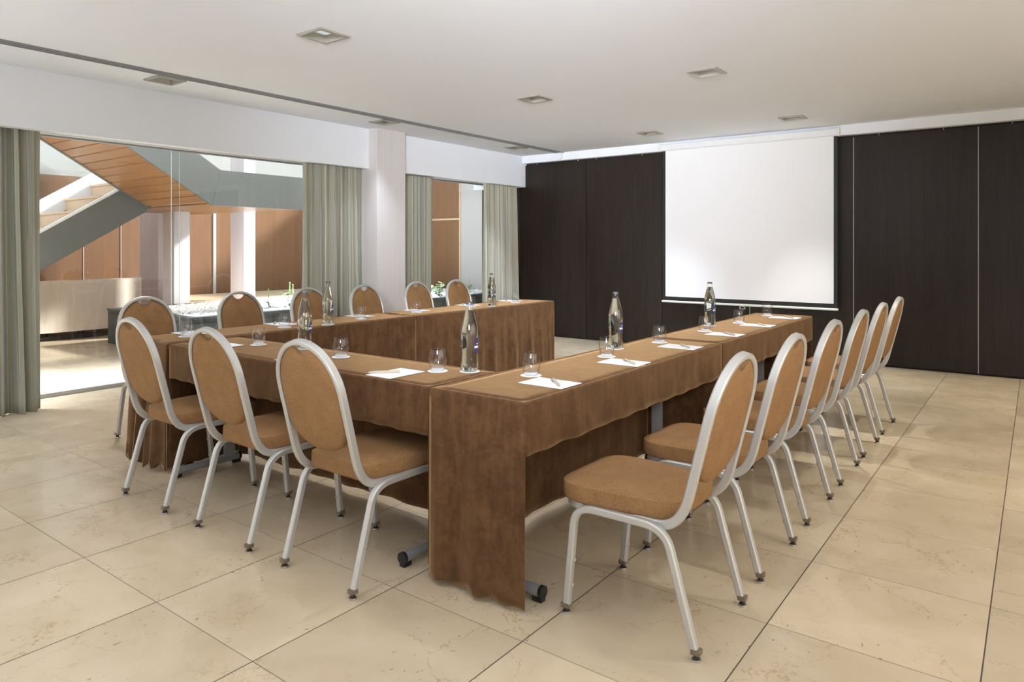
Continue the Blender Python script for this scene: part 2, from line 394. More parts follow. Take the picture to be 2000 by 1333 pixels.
# ------------------------------------------------------------------ curtains
def curtain(y0, y1, x, seed, label, flare=0.0, amp=.05, z0=.005):
    rnd = random.Random(seed); W = y1 - y0
    nf = max(4, int(W / .098)); ny = nf * 16; nz = 26
    ph = [rnd.uniform(-.5, .5) for _ in range(nf + 2)]; am = [rnd.uniform(.55, 1.15) for _ in range(nf + 2)]
    fl = [rnd.uniform(-1, 1) for _ in range(nf + 2)]
    def lerp(L, t):
        k = int(t); f = t - k; f = f * f * (3 - 2 * f); return L[k] * (1 - f) + L[k + 1] * f
    bm = BM(); uvl = bm.loops.layers.uv.new('UVMap'); grid = []; U = []
    acc = 0; prev = None
    for i in range(ny + 1):
        t = i / ny * nf; p = 2 * PI * (t + .35 * lerp(ph, t))
        row = []
        for j in range(nz + 1):
            v = j / nz; z = 2.40 + (z0 - 2.40) * v
            a = amp * lerp(am, t) * (.62 + .45 * v) ; drift = .012 * lerp(fl, t) * v * 2
            sn = math.sin(p + .5 * lerp(fl, t) * v); xx = x + a * (abs(sn) ** .7) * (1 if sn > 0 else -1) + .22 * a * math.sin(2 * p + 1.3 * lerp(ph, t))
            yy = y0 + W * i / ny + drift + .024 * math.sin(2 * p) * (1 if 0 < i < ny else 0)
            e = (i / ny - .5) * 2; yy += flare * e * v ** 1.5
            row.append(bm.verts.new((xx, yy, z)))
        grid.append(row)
        c = row[nz // 2].co
        if prev is not None: acc += (c - prev).length
        prev = c.copy(); U.append(acc)
    for i in range(ny):
        for j in range(nz):
            f = bm.faces.new((grid[i][j], grid[i + 1][j], grid[i + 1][j + 1], grid[i][j + 1]))
            for lp, (u, w) in zip(f.loops, ((U[i], j), (U[i + 1], j), (U[i + 1], j + 1), (U[i], j + 1))): lp[uvl].uv = (u + seed * .13, w / nz)
    o = mk('curtain', bm, M['curtain'], None, 80)
    sd = o.modifiers.new('thick', 'SOLIDIFY'); sd.thickness = .003
    tag(o, label, 'curtain', 'striped curtains along the glass wall')
curtain(1.02, 2.19, -6.335, 3, 'wide striped curtain at the stair end of the glass wall, beside the sofa back', .03, .066)
curtain(4.59, 5.385, -6.25, 5, 'striped curtain hanging against the stair side of the wallpapered column', .02, .058)
curtain(5.93, 6.66, -6.30, 11, 'striped curtain half hidden behind the wallpapered column', .0, .056)
curtain(7.63, 8.42, -6.245, 17, 'striped curtain against the dark panelled corner', .02, .05)

# ------------------------------------------------------------------ projection screen
ps = thing('projection_screen', 'white pull-down projection screen with black border hanging before the dark wall', 'screen', (-2.815, 8.36, 0))
bm = BM(); sec = [(-.027, 2.528), (.035, 2.528), (.047, 2.54), (.047, 2.602), (.036, 2.615), (-.02, 2.618), (-.027, 2.605)]
prism(bm, [(-y, z) for y, z in sec], 0, -1.045, 1.045); mk('screen_case', bm, M['case'], ps, 40)
for sx in (-1, 1):
    bm = BM(); box(bm, min(sx * 1.045, sx * 1.07), max(sx * 1.045, sx * 1.07), -.052, .026, 2.522, 2.625, .008); mk('end_cap', bm, M['bar'], ps, 40)
bm = BM(); box(bm, -1.003, 1.003, -.002, .002, .665, 2.53); mk('screen_sheet', bm, M['screen'], ps)
bm = BM()
box(bm, -1.043, -1.003, -.002, .002, .615, 2.53); box(bm, 1.003, 1.043, -.002, .002, .615, 2.53); box(bm, -1.003, 1.003, -.002, .002, .615, .665)
mk('screen_border', bm, M['black'], ps)
bm = BM(); sweep(bm, [(-1.05, 0, .602), (1.05, 0, .602)], circ(.014), (0, 0, 1)); mk('bottom_bar', bm, M['bar'], ps, 40)
bm = BM(); pts = []
for k in range(24):
    a = 2 * PI * k / 24; r = 1 + .35 * math.cos(3 * a + PI / 2)
    pts.append((-.015 + .034 * math.cos(a), 0, .568 + .017 * math.sin(a) * r))
sweep(bm, pts, circ(.003, 6), (0, 1, 0), True); sweep(bm, [(-.015, 0, .583), (-.015, 0, .594)], circ(.004, 6), (0, 1, 0)); mk('pull_handle', bm, M['wire'], ps, 60)

# ------------------------------------------------------------------ tables and cloths
ZT = .745
def table(cx, cy, w, d, rz, posts, label):
    """local x along the table's length, local y across; the C legs carry their posts on the +y side"""
    t = thing('folding_table', label, 'table', (cx, cy, 0), rz, 'cloth covered tables of the U')
    bm = BM(); box(bm, -w / 2, w / 2, -d / 2, d / 2, .712, .737, .003); mk('tabletop', bm, M['tabletop'], t)
    for px in posts:
        bm = BM(); yp = d / 2 - .085
        box(bm, px - .016, px + .016, yp - .03, yp + .03, .04, .70, .004)
        sweep(bm, [(px, -d / 2 + .05, .700), (px, d / 2 - .02, .700)], section(.04, .024, .004), (0, 0, 1))
        sweep(bm, [(px, -d / 2 + .0, .036), (px, d / 2 - .03, .036)], circ(.021, 14), (0, 0, 1))
        lg = mk('leg', bm, M['grey'], t, 40)
        for ye, s in ((-d / 2, -1), (d / 2 - .03, 1)):
            bm = BM(); sweep(bm, [(px, ye, .036), (px, ye + s * .014, .036)], circ(.024, 16), (0, 0, 1))
            box(bm, px - .014, px + .014, min(ye - s * .03, ye + s * .012), max(ye - s * .03, ye + s * .012), .0, .02, .002)
            mk('foot_cap', bm, M['black'], lg, 40)
    return t
# right-hand row runs along Y: local +y must point to -X  -> rz = 90 deg
table(-1.668, 2.944, 1.90, .44, PI / 2, (-.844, .886), 'table under the near cloth of the row opposite the windows')
table(-1.668, 4.903, 1.96, .44, PI / 2, (-.85, .85), 'table under the cloth nearest the screen, in the row opposite the windows')
table(-4.178, 2.998, 1.97, .43, -PI / 2, (-.85, .85), 'table under the window-side cloth furthest from the screen')
table(-4.178, 4.993, 1.96, .43, -PI / 2, (-.85, .85), 'table under the window-side cloth nearest the screen')
table(-2.909, 2.204, 1.98, .41, 0, (-.95, .86), 'table under the cloth closing the end of the U behind three chairs')

def cloth(x0, x1, y0, y1, sides, label, seed):
    """sides: dict of 'x-','x+','y-','y+' -> (z_bottom, amplitude, wavelength, mask(u in metres from start))"""
    rnd = random.Random(seed); bm = BM(); R = .012; NS = 5
    def top(x, y): return ZT + .0011 * math.sin(9 * x + seed) * math.sin(7 * y)
    # top sheet
    nx, ny = max(2, int((x1 - x0) / .05)), max(2, int((y1 - y0) / .05))
    gx = [x0 + R + (x1 - x0 - 2 * R) * i / nx for i in range(nx + 1)]; gy = [y0 + R + (y1 - y0 - 2 * R) * j / ny for j in range(ny + 1)]
    g = [[bm.verts.new((x, y, top(x, y) if 0 < i < nx and 0 < j < ny else ZT)) for j, y in enumerate(gy)] for i, x in enumerate(gx)]
    for i in range(nx):
        for j in range(ny): bm.faces.new((g[i][j], g[i + 1][j], g[i + 1][j + 1], g[i][j + 1]))
    for key, (zb, amp, wl, mask) in sides.items():
        ax = 1 if key[0] == 'x' else 0            # axis along the side
        lo, hi = (y0, y1) if ax else (x0, x1); L = hi - lo
        edge = {'x-': x0, 'x+': x1, 'y-': y0, 'y+': y1}[key]; sg = 1 if key[1] == '+' else -1
        n = max(8, int(L / .018)); depth = ZT - zb
        nd = max(6, int(depth / .028)); phs = [rnd.uniform(0, 2 * PI) for _ in range(5)]
        k1 = 2 * PI / wl
        rows = []
        for i in range(n + 1):
            u = i / n; s = L * u; col = []
            edgefade = min(1, min(s, L - s) / .05); edgefade = edgefade * edgefade * (3 - 2 * edgefade)
            wv = .55 * math.sin(k1 * s + phs[0] + .8 * math.sin(.7 * k1 * s / 2 + phs[1])) + .3 * math.sin(1.73 * k1 * s + phs[2]) + .15 * math.sin(3.1 * k1 * s + phs[3])
            mk_ = mask(s) if mask else 1.0
            pos = lo + R + (L - 2 * R) * u
            for q in range(NS + 1):              # rounded edge
                a = PI / 2 * q / NS
                o = -R + R * math.sin(a); z = ZT - R + R * math.cos(a)
                spread = R * math.sin(a)
                ps_ = pos + ((2 * u - 1) * spread)
                col.append((ps_, o, z))
            for q in range(1, nd + 1):
                v = q / nd; z = ZT - R - (depth - R) * v
                fall = v ** .8 * (.35 + .65 * min(1, (depth * v) / .35))
                o = amp * fall * (.5 + .5 * wv) * (edgefade * .85 + .15) * mk_
                if v > .95: z += amp * .35 * (.5 + .5 * math.sin(2.3 * k1 * s + phs[4])) * edgefade
                col.append((lo + L * u, o, z))
            rows.append([bm.verts.new((edge + sg * o, p, z) if ax else (p, edge + sg * o, z)) for p, o, z in col])
        for i in range(n):
            for j in range(len(rows[0]) - 1): bm.faces.new((rows[i][j], rows[i + 1][j], rows[i + 1][j + 1], rows[i][j + 1]))
    bmesh.ops.remove_doubles(bm, verts=bm.verts[:], dist=4e-4)
    o = mk('tablecloth', bm, M['suede'], None, 60)
    sd = o.modifiers.new('thick', 'SOLIDIFY'); sd.thickness = .0025; sd.offset = -1
    tag(o, label, 'tablecloth', 'brown suede tablecloths')
SH = .553
flat = (.05, 0.0, .3, None)
past = lambda s: max(0, min(1, (s - .46) / .08))
cloth(-1.895, -1.437, 1.986, 3.897, {'y-': (.016, .040, .27, None), 'x+': (SH, .016, .46, None), 'x-': (.034, .022, .55, past), 'y+': flat},
      'brown cloth of the near table opposite the windows, hanging to the floor at its end', 1)
cloth(-1.895, -1.437, 3.905, 5.905, {'y-': flat, 'x+': (SH, .016, .41, None), 'x-': (.034, .022, .55, None), 'y+': (.03, .03, .25, None)},
      'brown cloth nearest the screen, in the row opposite the windows', 2)
cloth(-4.400, -3.957, 2.0, 3.995, {'y-': (.022, .085, .16, None), 'x+': (.03, .035, .30, past), 'x-': (SH, .018, .21, None), 'y+': flat},
      'brown window-side cloth at the sofa end, one end falling in deep folds', 3)
cloth(-4.400, -3.957, 4.006, 5.985, {'y-': flat, 'x+': (.03, .035, .26, None), 'x-': (SH, .018, .21, None), 'y+': (.03, .03, .25, None)},
      'brown cloth of the window-side table close to the dark wall', 4)
cloth(-3.913, -1.903, 1.990, 2.418, {'y-': (SH, .014, .33, None), 'y+': (.034, .022, .55, lambda s: max(0, min(1, (s - .05) / .1)) * max(0, min(1, (1.95 - s) / .1))), 'x+': flat, 'x-': flat},
      'brown short-skirted cloth on the table behind the three chairs seen from the back', 5)

# ------------------------------------------------------------------ chairs
def yb(z): return -.205 - .25 * (z - .49)
def rounded(poly, rad, seg=6):
    out = []; n = len(poly)
    for i in range(n):
        p = Vector(poly[i]); a = (Vector(poly[i - 1]) - p); b = (Vector(poly[(i + 1) % n]) - p); r = rad[i]
        p0 = p + a.normalized() * r; p1 = p + b.normalized() * r
        for k in range(seg + 1):
            t = k / seg; out.append((p0 * (1 - t) ** 2 + p * 2 * t * (1 - t) + p1 * t * t))
    # add points on the straight runs
    res = []
    for i in range(len(out)):
        a, b = out[i], out[(i + 1) % len(out)]; d = (b - a).length; k = max(1, int(d / .03))
        for j in range(k): res.append(a + (b - a) * j / k)
    return res
def pillow(bm, outline, center, layers, put):
    """layers: list of (scale, height) loops from one pole to the other"""
    rings = []
    for s, h in layers:
        rings.append([bm.verts.new(put(center + (p - center) * s, h)) for p in outline])
    n = len(outline)
    for a, b in zip(rings, rings[1:]):
        for i in range(n): bm.faces.new((a[i], a[(i + 1) % n], b[(i + 1) % n], b[i]))
    bm.faces.new(rings[0]); bm.faces.new(list(reversed(rings[-1])))

def make_chair():
    t = thing('banquet_chair', '', 'chair')
    # back frame loop that runs on under the seat
    pts = []; X = .187; ZR = .385
    def side(sx):
        L = [(sx * X, .195, ZR), (sx * X, .05, ZR), (sx * X, -.09, ZR)]
        p0, p1, p2 = Vector((0, -.095, ZR)), Vector((0, yb(ZR) + .004, ZR)), Vector((0, yb(.49), .49))
        for k in range(1, 9):
            q = k / 8; p = p0 * (1 - q) ** 2 + p1 * 2 * q * (1 - q) + p2 * q * q; L.append((sx * X, p.y, p.z))
        for z in (.55, .61, .67, .72): L.append((sx * X, yb(z), z))
        return L
    L = side(-1); arch = []
    for k in range(1, 24):
        a = PI * k / 24; z = .735 + .199 * math.sin(a) ** .92; arch.append((-X * math.cos(a), yb(z), z))
    R = list(reversed(side(1)))
    front = []
    for k in range(0, 9):
        a = PI / 2 * k / 8; front.append((X - .075 + .075 * math.cos(a), .195 + .072 * math.sin(a), ZR))
    front += [(-p[0], p[1], p[2]) for p in reversed(front)]
    loop = L + arch + R + front[1:-1]
    bm = BM(); sweep(bm, loop, section(.021, .031, .0045), (0, 0, 1), True)
    mk('back_frame', bm, M['alu'], t, 35)
    # legs: each half of a bent side frame
    for sx in (-1, 1):
        for fr in (1, -1):
            if fr == 1: a, b, c, zc = (.238, .03), (.209, .32), (.203, .388), .125
            else: a, b, c, zc = (-.235, .03), (-.153, .325), (-.135, .388), -.055
            pl = [a, ((a[0] + b[0]) / 2, (a[1] + b[1]) / 2), b]
            for k in range(1, 8):
                q = k / 7; pl.append(tuple(b[i] * (1 - q) ** 2 + c[i] * 2 * q * (1 - q) + (zc, .388)[i] * q * q for i in (0, 1)))
            pl.append((.035, .388))
            bm = BM(); sweep(bm, [(sx * .2105, y, z) for y, z in pl], section(.0255, .0255, .0045), (0, fr, 0))
            leg = mk('leg', bm, M['alu'], t, 35)
            bm = BM(); fy = a[0] + (.002 if fr > 0 else -.006)
            box(bm, sx * .2105 - .0150, sx * .2105 + .0150, fy - .0150, fy + .0150, .021, .038, .003)
            lathe(bm, [(.010, .006), (.010, .022)], 12, (sx * .2105, fy), 1); lathe(bm, [(.0145, 0), (.0155, .003), (.0145, .007), (.008, .009)], 16, (sx * .2105, fy), 2)
            mk('foot_glide', bm, [M['glide'], M['black'], M['chrome']], leg, 35)
            for z in ((.105, .195) if fr > 0 else (.095, .175)):
                k = (z - a[1]) / (b[1] - a[1]); yy = a[0] + (b[0] - a[0]) * k - fr * .012
                bm = BM(); sweep(bm, [(sx * .2105, yy, z), (sx * .2105, yy - fr * .006, z)], circ(.006, 10), (0, 0, 1)); mk('bumper', bm, M['stud'], leg, 35)
    # seat
    ol = rounded([(-.176, -.158), (.176, -.158), (.213, .10), (.205, .292), (-.205, .292), (-.213, .10)], [.055, .055, .10, .095, .095, .10])
    bm = BM(); cz = Vector((0, .07))
    pillow(bm, ol, cz, [(.5, .394), (.95, .394), (.99, .399), (1.0, .409), (1.003, .430), (1.0, .452), (.994, .4570), (.985, .4572), (.975, .4595), (.93, .4635), (.85, .4675), (.70, .4715), (.45, .4740), (.2, .475)],
           lambda p, h: (p.x, p.y, h))
    st = mk('seat', bm, M['fab'], t, 50)
    # back pad with a scooped hand hold
    o2 = []; rx, rz_, zc = .1740, .1868, .735; xs_ = .050
    a0 = math.acos(xs_ / rx)
    for k in range(0, 19):                       # from the right scoop corner down around
        a = a0 * (1 - k / 18); o2.append((rx * math.cos(a), zc + rz_ * max(0, math.sin(a)) ** .92))
    for z in (.70, .66, .63): o2.append((rx, z))
    for k in range(1, 25):
        a = -PI * k / 24; o2.append((rx * math.cos(a), .625 + .122 * math.sin(a)))
    for z in (.63, .66, .70): o2.append((-rx, z)) if z > .625 else None
    for k in range(0, 19):
        a = PI - a0 * (k / 18); o2.append((rx * math.cos(a), zc + rz_ * max(0, math.sin(a)) ** .92))
    zt = o2[-1][1]
    for k in range(1, 12):
        x = -xs_ + 2 * xs_ * k / 12; o2.append((x, zt - .031 * (1 - (x / xs_) ** 2) ** .8))
    ol2 = [Vector(p) for p in o2]
    bm = BM()
    def put(p, h): return (p.x, yb(p.y) + h, p.y - .25 * h)
    pillow(bm, ol2, Vector((0, .69)), [(.4, -.0175), (.8, -.0165), (.94, -.0135), (.99, -.008), (1, 0), (.99, .012), (.94, .021), (.8, .029), (.5, .034), (.2, .035)], put)
    mk('backrest', bm, M['fab'], t, 50)
    return t
chair = make_chair()
spots = []
for k, y in enumerate((5.58, 4.93, 4.30, 3.62, 2.945, 2.301)):
    q = ['nearest the screen', 'second from the screen', 'third from the screen', 'fourth from the screen', 'fifth from the screen', 'with its whole seat in view'][k]
    spots.append((-1.091, y, PI / 2, 'tan silver-framed chair in the row opposite the windows, ' + q, 'chairs of the row opposite the windows'))
for k, y in enumerate((5.71, 5.10, 4.41, 3.77, 3.12, 2.39)):
    q = ['beside the bottle nearest the dark wall', 'in front of the striped curtain by the column', 'in front of the wallpapered column', 'before the plants and the second curtain', 'before the white pebbles', 'at the planter corner, behind another chair'][k]
    spots.append((-4.741, y, -PI / 2, 'tan silver-framed chair on the window side, ' + q, 'chairs of the window-side row'))
for x, q in ((-3.588, 'at the curtain end of three'), (-2.875, 'the middle one of three'), (-2.215, 'beside the cloth corner falling to the floor')):
    spots.append((x, 1.942, 0, 'tan chair with its back to us, ' + q, 'chairs at the closed end of the U'))
rj = random.Random(4)
for k, (x, y, rz, lb, gp) in enumerate(spots):
    o = chair if k == 0 else copy_tree(chair)
    o.location = (x, y, 0); o.rotation_euler = (0, 0, rz + rj.uniform(-.02, .02)); tag(o, lb, 'chair', gp)

# ------------------------------------------------------------------ things on the tables
ZS = ZT + .0022
def make_coaster():
    bm = BM(); lathe(bm, [(.044, 0), (.045, .0006), (.045, .0014), (.044, .002)], 40); return mk('coaster', bm, M['coaster'], None, 40)
def make_tumbler():
    t = thing('tumbler', '', 'glass')
    out = [(.0275, .0), (.0295, .004), (.0315, .012), (.0355, .024), (.0382, .038), (.0390, .050), (.0380, .064), (.0355, .080), (.0325, .094)]
    inn = [(.0313, .094), (.0343, .080), (.0368, .064), (.0378, .050), (.0370, .038), (.0342, .025), (.0290, .0165), (.015, .0145)]
    bm = BM(); lathe(bm, out + [(.0322, .0953), (.0316, .0953)] + inn, 40, cap0=True, cap1=True); mk('tumbler_wall', bm, M['tumbler'], t, 50)
    bm = BM(); lathe(bm, [(.0262, .0012), (.0280, .004), (.0296, .0115), (.026, .0135), (.01, .0125)], 40); mk('tumbler_base', bm, M['tbase'], t, 50)  # whitish tint painted in for the coaster refracted through the base
    return t
BP = [(.030, 0), (.0365, .003), (.0385, .010), (.0390, .030), (.0372, .055), (.0362, .085), (.0368, .115), (.0385, .140), (.0392, .158), (.0388, .172), (.0365, .190), (.0320, .212), (.0265, .233), (.0215, .252), (.0182, .268), (.0160, .280), (.0150, .287)]
def make_bottle():
    t = thing('water_bottle', '', 'bottle')
    bm = BM(); lathe(bm, BP + [(.0158, .288), (.0160, .293), (.0148, .296)], 40); mk('bottle_glass', bm, M['bottle'], t, 50)
    fill = [(r - .0022, z + .004) for r, z in BP if z < .262]; fill.append((.0168, .268))
    bm = BM(); lathe(bm, fill, 40); mk('water', bm, M['water'], t, 50)
    bm = BM()
    n = 42; prof = [(.0150, .291), (.0162, .2925), (.0160, .299), (.0140, .3025), (.006, .3035)]
    rings = []
    for k, (r, z) in enumerate(prof):
        rings.append([bm.verts.new(((r + (.0007 if k < 2 and i % 2 else 0)) * math.cos(2 * PI * i / n), (r + (.0007 if k < 2 and i % 2 else 0)) * math.sin(2 * PI * i / n), z)) for i in range(n)])
    for a, b in zip(rings, rings[1:]):
        for i in range(n): bm.faces.new((a[i], a[(i + 1) % n], b[(i + 1) % n], b[i]))
    bm.faces.new(rings[-1]); mk('cap', bm, M['cap'], t, 30)
    def rad(z):
        for (r0, z0), (r1, z1) in zip(BP, BP[1:]):
            if z0 <= z <= z1: return r0 + (r1 - r0) * (z - z0) / (z1 - z0)
    for a0, oval in ((0, True), (PI, False)):
        bm = BM(); uvl = bm.loops.layers.uv.new('UVMap'); g = []
        nz = 14; nu = 14; hz = .036 if oval else .030
        for j in range(nz + 1):
            w = -1 + 2 * j / nz; z = .112 + hz * w; half = (.62 * math.sqrt(max(.02, 1 - w * w)) if oval else .52)
            r = rad(z) + .0005
            g.append([(bm.verts.new((r * math.cos(a0 + half * (-1 + 2 * i / nu)), r * math.sin(a0 + half * (-1 + 2 * i / nu)), z)), (.5 + (half / .62) * .5 * (-1 + 2 * i / nu), (w + 1) / 2)) for i in range(nu + 1)])
        for j in range(nz):
            for i in range(nu):
                q = (g[j][i], g[j][i + 1], g[j + 1][i + 1], g[j + 1][i]); f = bm.faces.new([p[0] for p in q])
                for lp, p in zip(f.loops, q): lp[uvl].uv = p[1]
        o = mk('label', bm, M['label'], t, 60); o['label'] = 'dark blue label with a white band'
    return t
def make_pad():
    bm = BM(); box(bm, -.104, .104, -.0735, .0735, 0, .0022, .0003); return mk('notepad', bm, M['paper'])
def make_pen():
    t = thing('pen', '', 'pen')
    bm = BM(); sweep(bm, [(-.066, 0, .0052), (-.060, 0, .0052), (-.03, 0, .0052), (.02, 0, .0052), (.050, 0, .0052), (.064, 0, .0052), (.070, 0, .0052)], circ(1, 12), (0, 0, 1))
    xsr = {-.066: .0035, -.060: .0048, -.03: .005, .02: .005, .050: .0046, .064: .0026, .070: .0008}
    for v in bm.verts:
        k = min(xsr, key=lambda q: abs(q - v.co.x)); r = xsr[k] * 1.25; v.co.y *= r; v.co.z = .0052 + (v.co.z - .0052) * r
    mk('barrel', bm, M['pen'], t, 50)
    bm = BM(); box(bm, -.064, -.020, -.0105, -.0065, .003, .0085, .001); mk('clip', bm, M['penclip'], t)
    return t
co, tu, bo, pd, pn = make_coaster(), make_tumbler(), make_bottle(), make_pad(), make_pen()
used = set()
def put(proto, loc, rz, lb, cat, gp):
    o = proto if proto.name not in used else copy_tree(proto)
    used.add(proto.name); o.location = loc; o.rotation_euler = (0, 0, rz); tag(o, lb, cat, gp); return o
ordn = ['first', 'second', 'third', 'fourth', 'fifth', 'sixth']
A_ = 'in the row opposite the windows'; B_ = 'on the window side'; E_ = 'at the closed end'
glasses = [(-1.724, 5.68), (-1.716, 5.0), (-1.726, 4.377), (-1.729, 3.703), (-1.716, 3.066), (-1.718, 2.42)]
rr = random.Random(12)
def place_set(x, y, where, k):
    put(co, (x, y, ZS), 0, 'white coaster under the tumbler ' + where + ', ' + k, 'coaster', 'coasters under the tumblers')
    put(tu, (x, y, ZS + .0021), rr.uniform(0, 6), 'empty clear tumbler ' + where + ', ' + k, 'glass', 'empty tumblers on coasters')
for k, (x, y) in enumerate(glasses): place_set(x, y, A_, ordn[k] + ' from the screen')
for k, (x, y) in enumerate([(-4.117, 5.536), (-4.148, 4.894), (-4.164, 4.205), (-4.111, 3.561), (-4.093, 2.871), (-4.149, 2.214)]): place_set(x, y, B_, ordn[k] + ' from the screen')
for (x, y), q in zip([(-3.476, 2.270), (-2.760, 2.261), (-2.106, 2.259)], ['above the middle chair', 'just beyond the cloth-corner chair', 'beside the water bottle']): place_set(x, y, E_, q)
bots = [(-1.99, 2.338, 'water bottle at the corner where the U turns'), (-1.815, 3.342, 'water bottle midway along the row opposite the windows'), (-1.817, 4.70, 'water bottle standing before the projection screen'),
        (-3.15, 2.335, 'water bottle rising behind the cloth-corner chair'), (-3.988, 3.152, 'water bottle on the window side before the second curtain'), (-4.04, 5.06, 'water bottle on the window side close to the dark wall')]
for x, y, lb in bots:
    put(co, (x, y, ZS), 0, 'white coaster under the ' + lb, 'coaster', 'coasters under the bottles')
    a = math.atan2(y, x)                               # label turned sideways to the room's long view
    put(bo, (x, y, ZS + .0021), a - PI / 2 - .35, lb, 'bottle', 'capped water bottles')
pads = []
for k, y in enumerate((5.586, 4.924, 4.285, 3.606, 2.956, 2.328)): pads.append((-1.560, y, .0, A_, ordn[k] + ' from the screen', rr.uniform(-.9, -.7) if k < 5 else -.80, .035, .03 if k else .03))
for k, y in enumerate((5.68, 5.02, 4.33, 3.705, 2.98, 2.32)): pads.append((-4.293, y, .0, B_, ordn[k] + ' from the screen', -.75, .0, .0))
for x, q in ((-3.593, 'behind the middle chair'), (-2.868, 'half hidden by the cloth-corner chair'), (-2.213, 'in full view')): pads.append((x, 2.108, PI / 2, E_, q, None, 0, 0))
for x, y, rz, where, k, pr_, dx, dy in pads:
    put(pd, (x, y, ZS), rz + rr.uniform(-.02, .02), 'blank white notepad ' + where + ', ' + k, 'notepad', 'white notepads')
    if where == E_: ang, px, py = 2.31 - PI, x - .035, y - .03
    elif where == A_: ang, px, py = -.78 + rr.uniform(-.06, .06), x + .03, y + .0
    else: ang, px, py = -.70 + rr.uniform(-.06, .06), x - .04, y - .02
    if where == E_: ang = .83 + PI
    put(pn, (px, py, ZS + .0022), ang, 'pale wooden pen on the notepad ' + where + ', ' + k, 'pen', 'pens on the notepads')

# ------------------------------------------------------------------ atrium beyond the glass
bm = BM(); box(bm, -12.6, -12.2, -2.2, 11, 0, 2.42); struct(mk('wall_atrium', bm, M['brown']), 'brown veneered wall at the back of the atrium', 'wall')
bm = BM(); box(bm, -12.6, -12.2, -2.2, 11, 2.42, 3.4); struct(mk('trim_3', bm, M['upper']), 'pale grey upper band of the atrium wall', 'wall band')
bm = BM(); box(bm, -12.215, -12.185, 7.02, 7.075, .44, 2.42)
struct(mk('trim_4', bm, M['cream']), 'pale vertical batten between the brown panels', 'batten')
bm = BM(); box(bm, -12.215, -12.194, 4.815, 4.828, 0, 2.42); box(bm, -12.215, -12.19, 5.386, 5.398, 0, 2.42)
struct(mk('trim_5', bm, M['mauve']), 'thin joint strips of the brown wall', 'joint strip')
bm = BM(); box(bm, -13.0, -9.27, 10.6, 10.8, 0, 3.2); struct(mk('wall_end', bm, M['brown']), 'brown veneered end wall seen through the narrow window', 'wall')
bm = BM(); box(bm, -9.24, -6.8, 10.58, 10.8, 0, 3.2); struct(mk('wall_reflection', bm, M['cream']), 'cream end wall standing in for the curtain reflected in the narrow window', 'wall')  # pale surface put in for the bright curtain's reflection in the glass
bm = BM(); box(bm, -9.27, -9.235, 10.565, 10.6, 0, 2.9); box(bm, -13, -9.27, 10.575, 10.6, 1.85, 1.885)
struct(mk('trim_6', bm, M['step']), 'cream frame lines on the brown end wall', 'trim')
bm = BM(); box(bm, -6.98, -6.86, YB + .3, 10.6, 0, 3.2); struct(mk('wall_left', bm, M['cream']))
bm = BM(); box(bm, -13.2, XL - .8, -2.2, -2.05, 0, 3.4); struct(mk('wall_stair', bm, M['cream']))
bm = BM(); box(bm, -10.53, -10.2, 5.26, 5.50, 0, 1.826); struct(mk('column_2', bm, [M['collam']]), 'narrow pale column under the stair landing', 'column')
bm = BM(); box(bm, -10.59, -10.2, 6.40, 6.60, .44, 3.3); struct(mk('column_3', bm, [M['collam']]), 'narrow pale column beyond the stair landing', 'column')
bm = BM(); box(bm, -11.6, -11.0, 5.42, 5.62, 0, 3.3); struct(mk('column_4', bm, [M['mauve']]), 'broad mauve-grey pier behind the end of the sofa', 'column')
bm = BM(); box(bm, -12.19, -10.085, 5.66, 10.55, 0, .44, .004); tag(mk('wooden_ledge', bm, M['ledge']), 'low light wood ledge behind the pebble planter', 'ledge')

st = thing('staircase', 'folded staircase with grey steel sides and orange wood underside beyond the glass', 'staircase', (-9.5, 4.7, 0))
def sp(name, bm, m, smooth=None):
    o = mk(name, bm, m, st, smooth); o.location = (9.5, -4.7, 0); return o
m_ = .61
def zs(y): return 1.812 + m_ * (4.65 - y)
for xa, xb in ((-8.14, -8.10), (-9.70, -9.65)):          # upper flight, rising towards us
    bm = BM(); prism(bm, [(1.2, zs(1.2)), (4.65, 1.812), (4.762, 2.252), (1.2, 2.252 + m_ * 3.562)], 0, xa, xb); sp('stringer', bm, M['steel'])
bm = BM()
k = 0; y = 4.60
while y > 1.3:
    y2 = y - .099; prism(bm, [(y, zs(y) + .012), (y, zs(y) + .03), (y2, zs(y2) + .03), (y2, zs(y2) + .012)], 0, -9.65, -8.14); y -= .116
sp('flight_soffit', bm, M['wood'])
bm = BM(); prism(bm, [(1.2, zs(1.2) + .035), (4.62, zs(4.62) + .035), (4.62, 2.16), (1.2, 2.16 + m_ * 3.42)], 0, -9.65, -8.14); sp('flight_core', bm, M['gap'])
bm = BM(); prism(bm, [(4.652, 1.812), (6.05, 1.812), (6.05, 2.252), (4.764, 2.252)], 0, -8.14, -8.10); sp('landing_fascia', bm, M['steel'])
bm = BM(); box(bm, -10.95, -8.14, 6.01, 6.05, 1.832, 2.252); sp('landing_fascia', bm, M['steel'])
bm = BM(); box(bm, -10.95, -8.14, 4.66, 6.01, 1.85, 2.20); sp('landing_slab', bm, M['step'])
bm = BM(); y = 4.66
while y < 5.98:
    box(bm, -10.95, -8.14, y, min(6.01, y + .125), 1.826, 1.848); y += .133
sp('landing_soffit', bm, M['wood'])
bm = BM(); prism(bm, [(1.75, .015), (4.655, 1.79), (4.655, 2.30), (1.75, .46)], 0, -9.79, -9.75); sp('stringer', bm, M['steel'])
bm = BM(); prism(bm, [(1.75, .44), (4.655, 2.28), (4.655, 2.315), (1.75, .475)], 0, -9.80, -9.74); sp('stringer_capping', bm, M['stringer'])
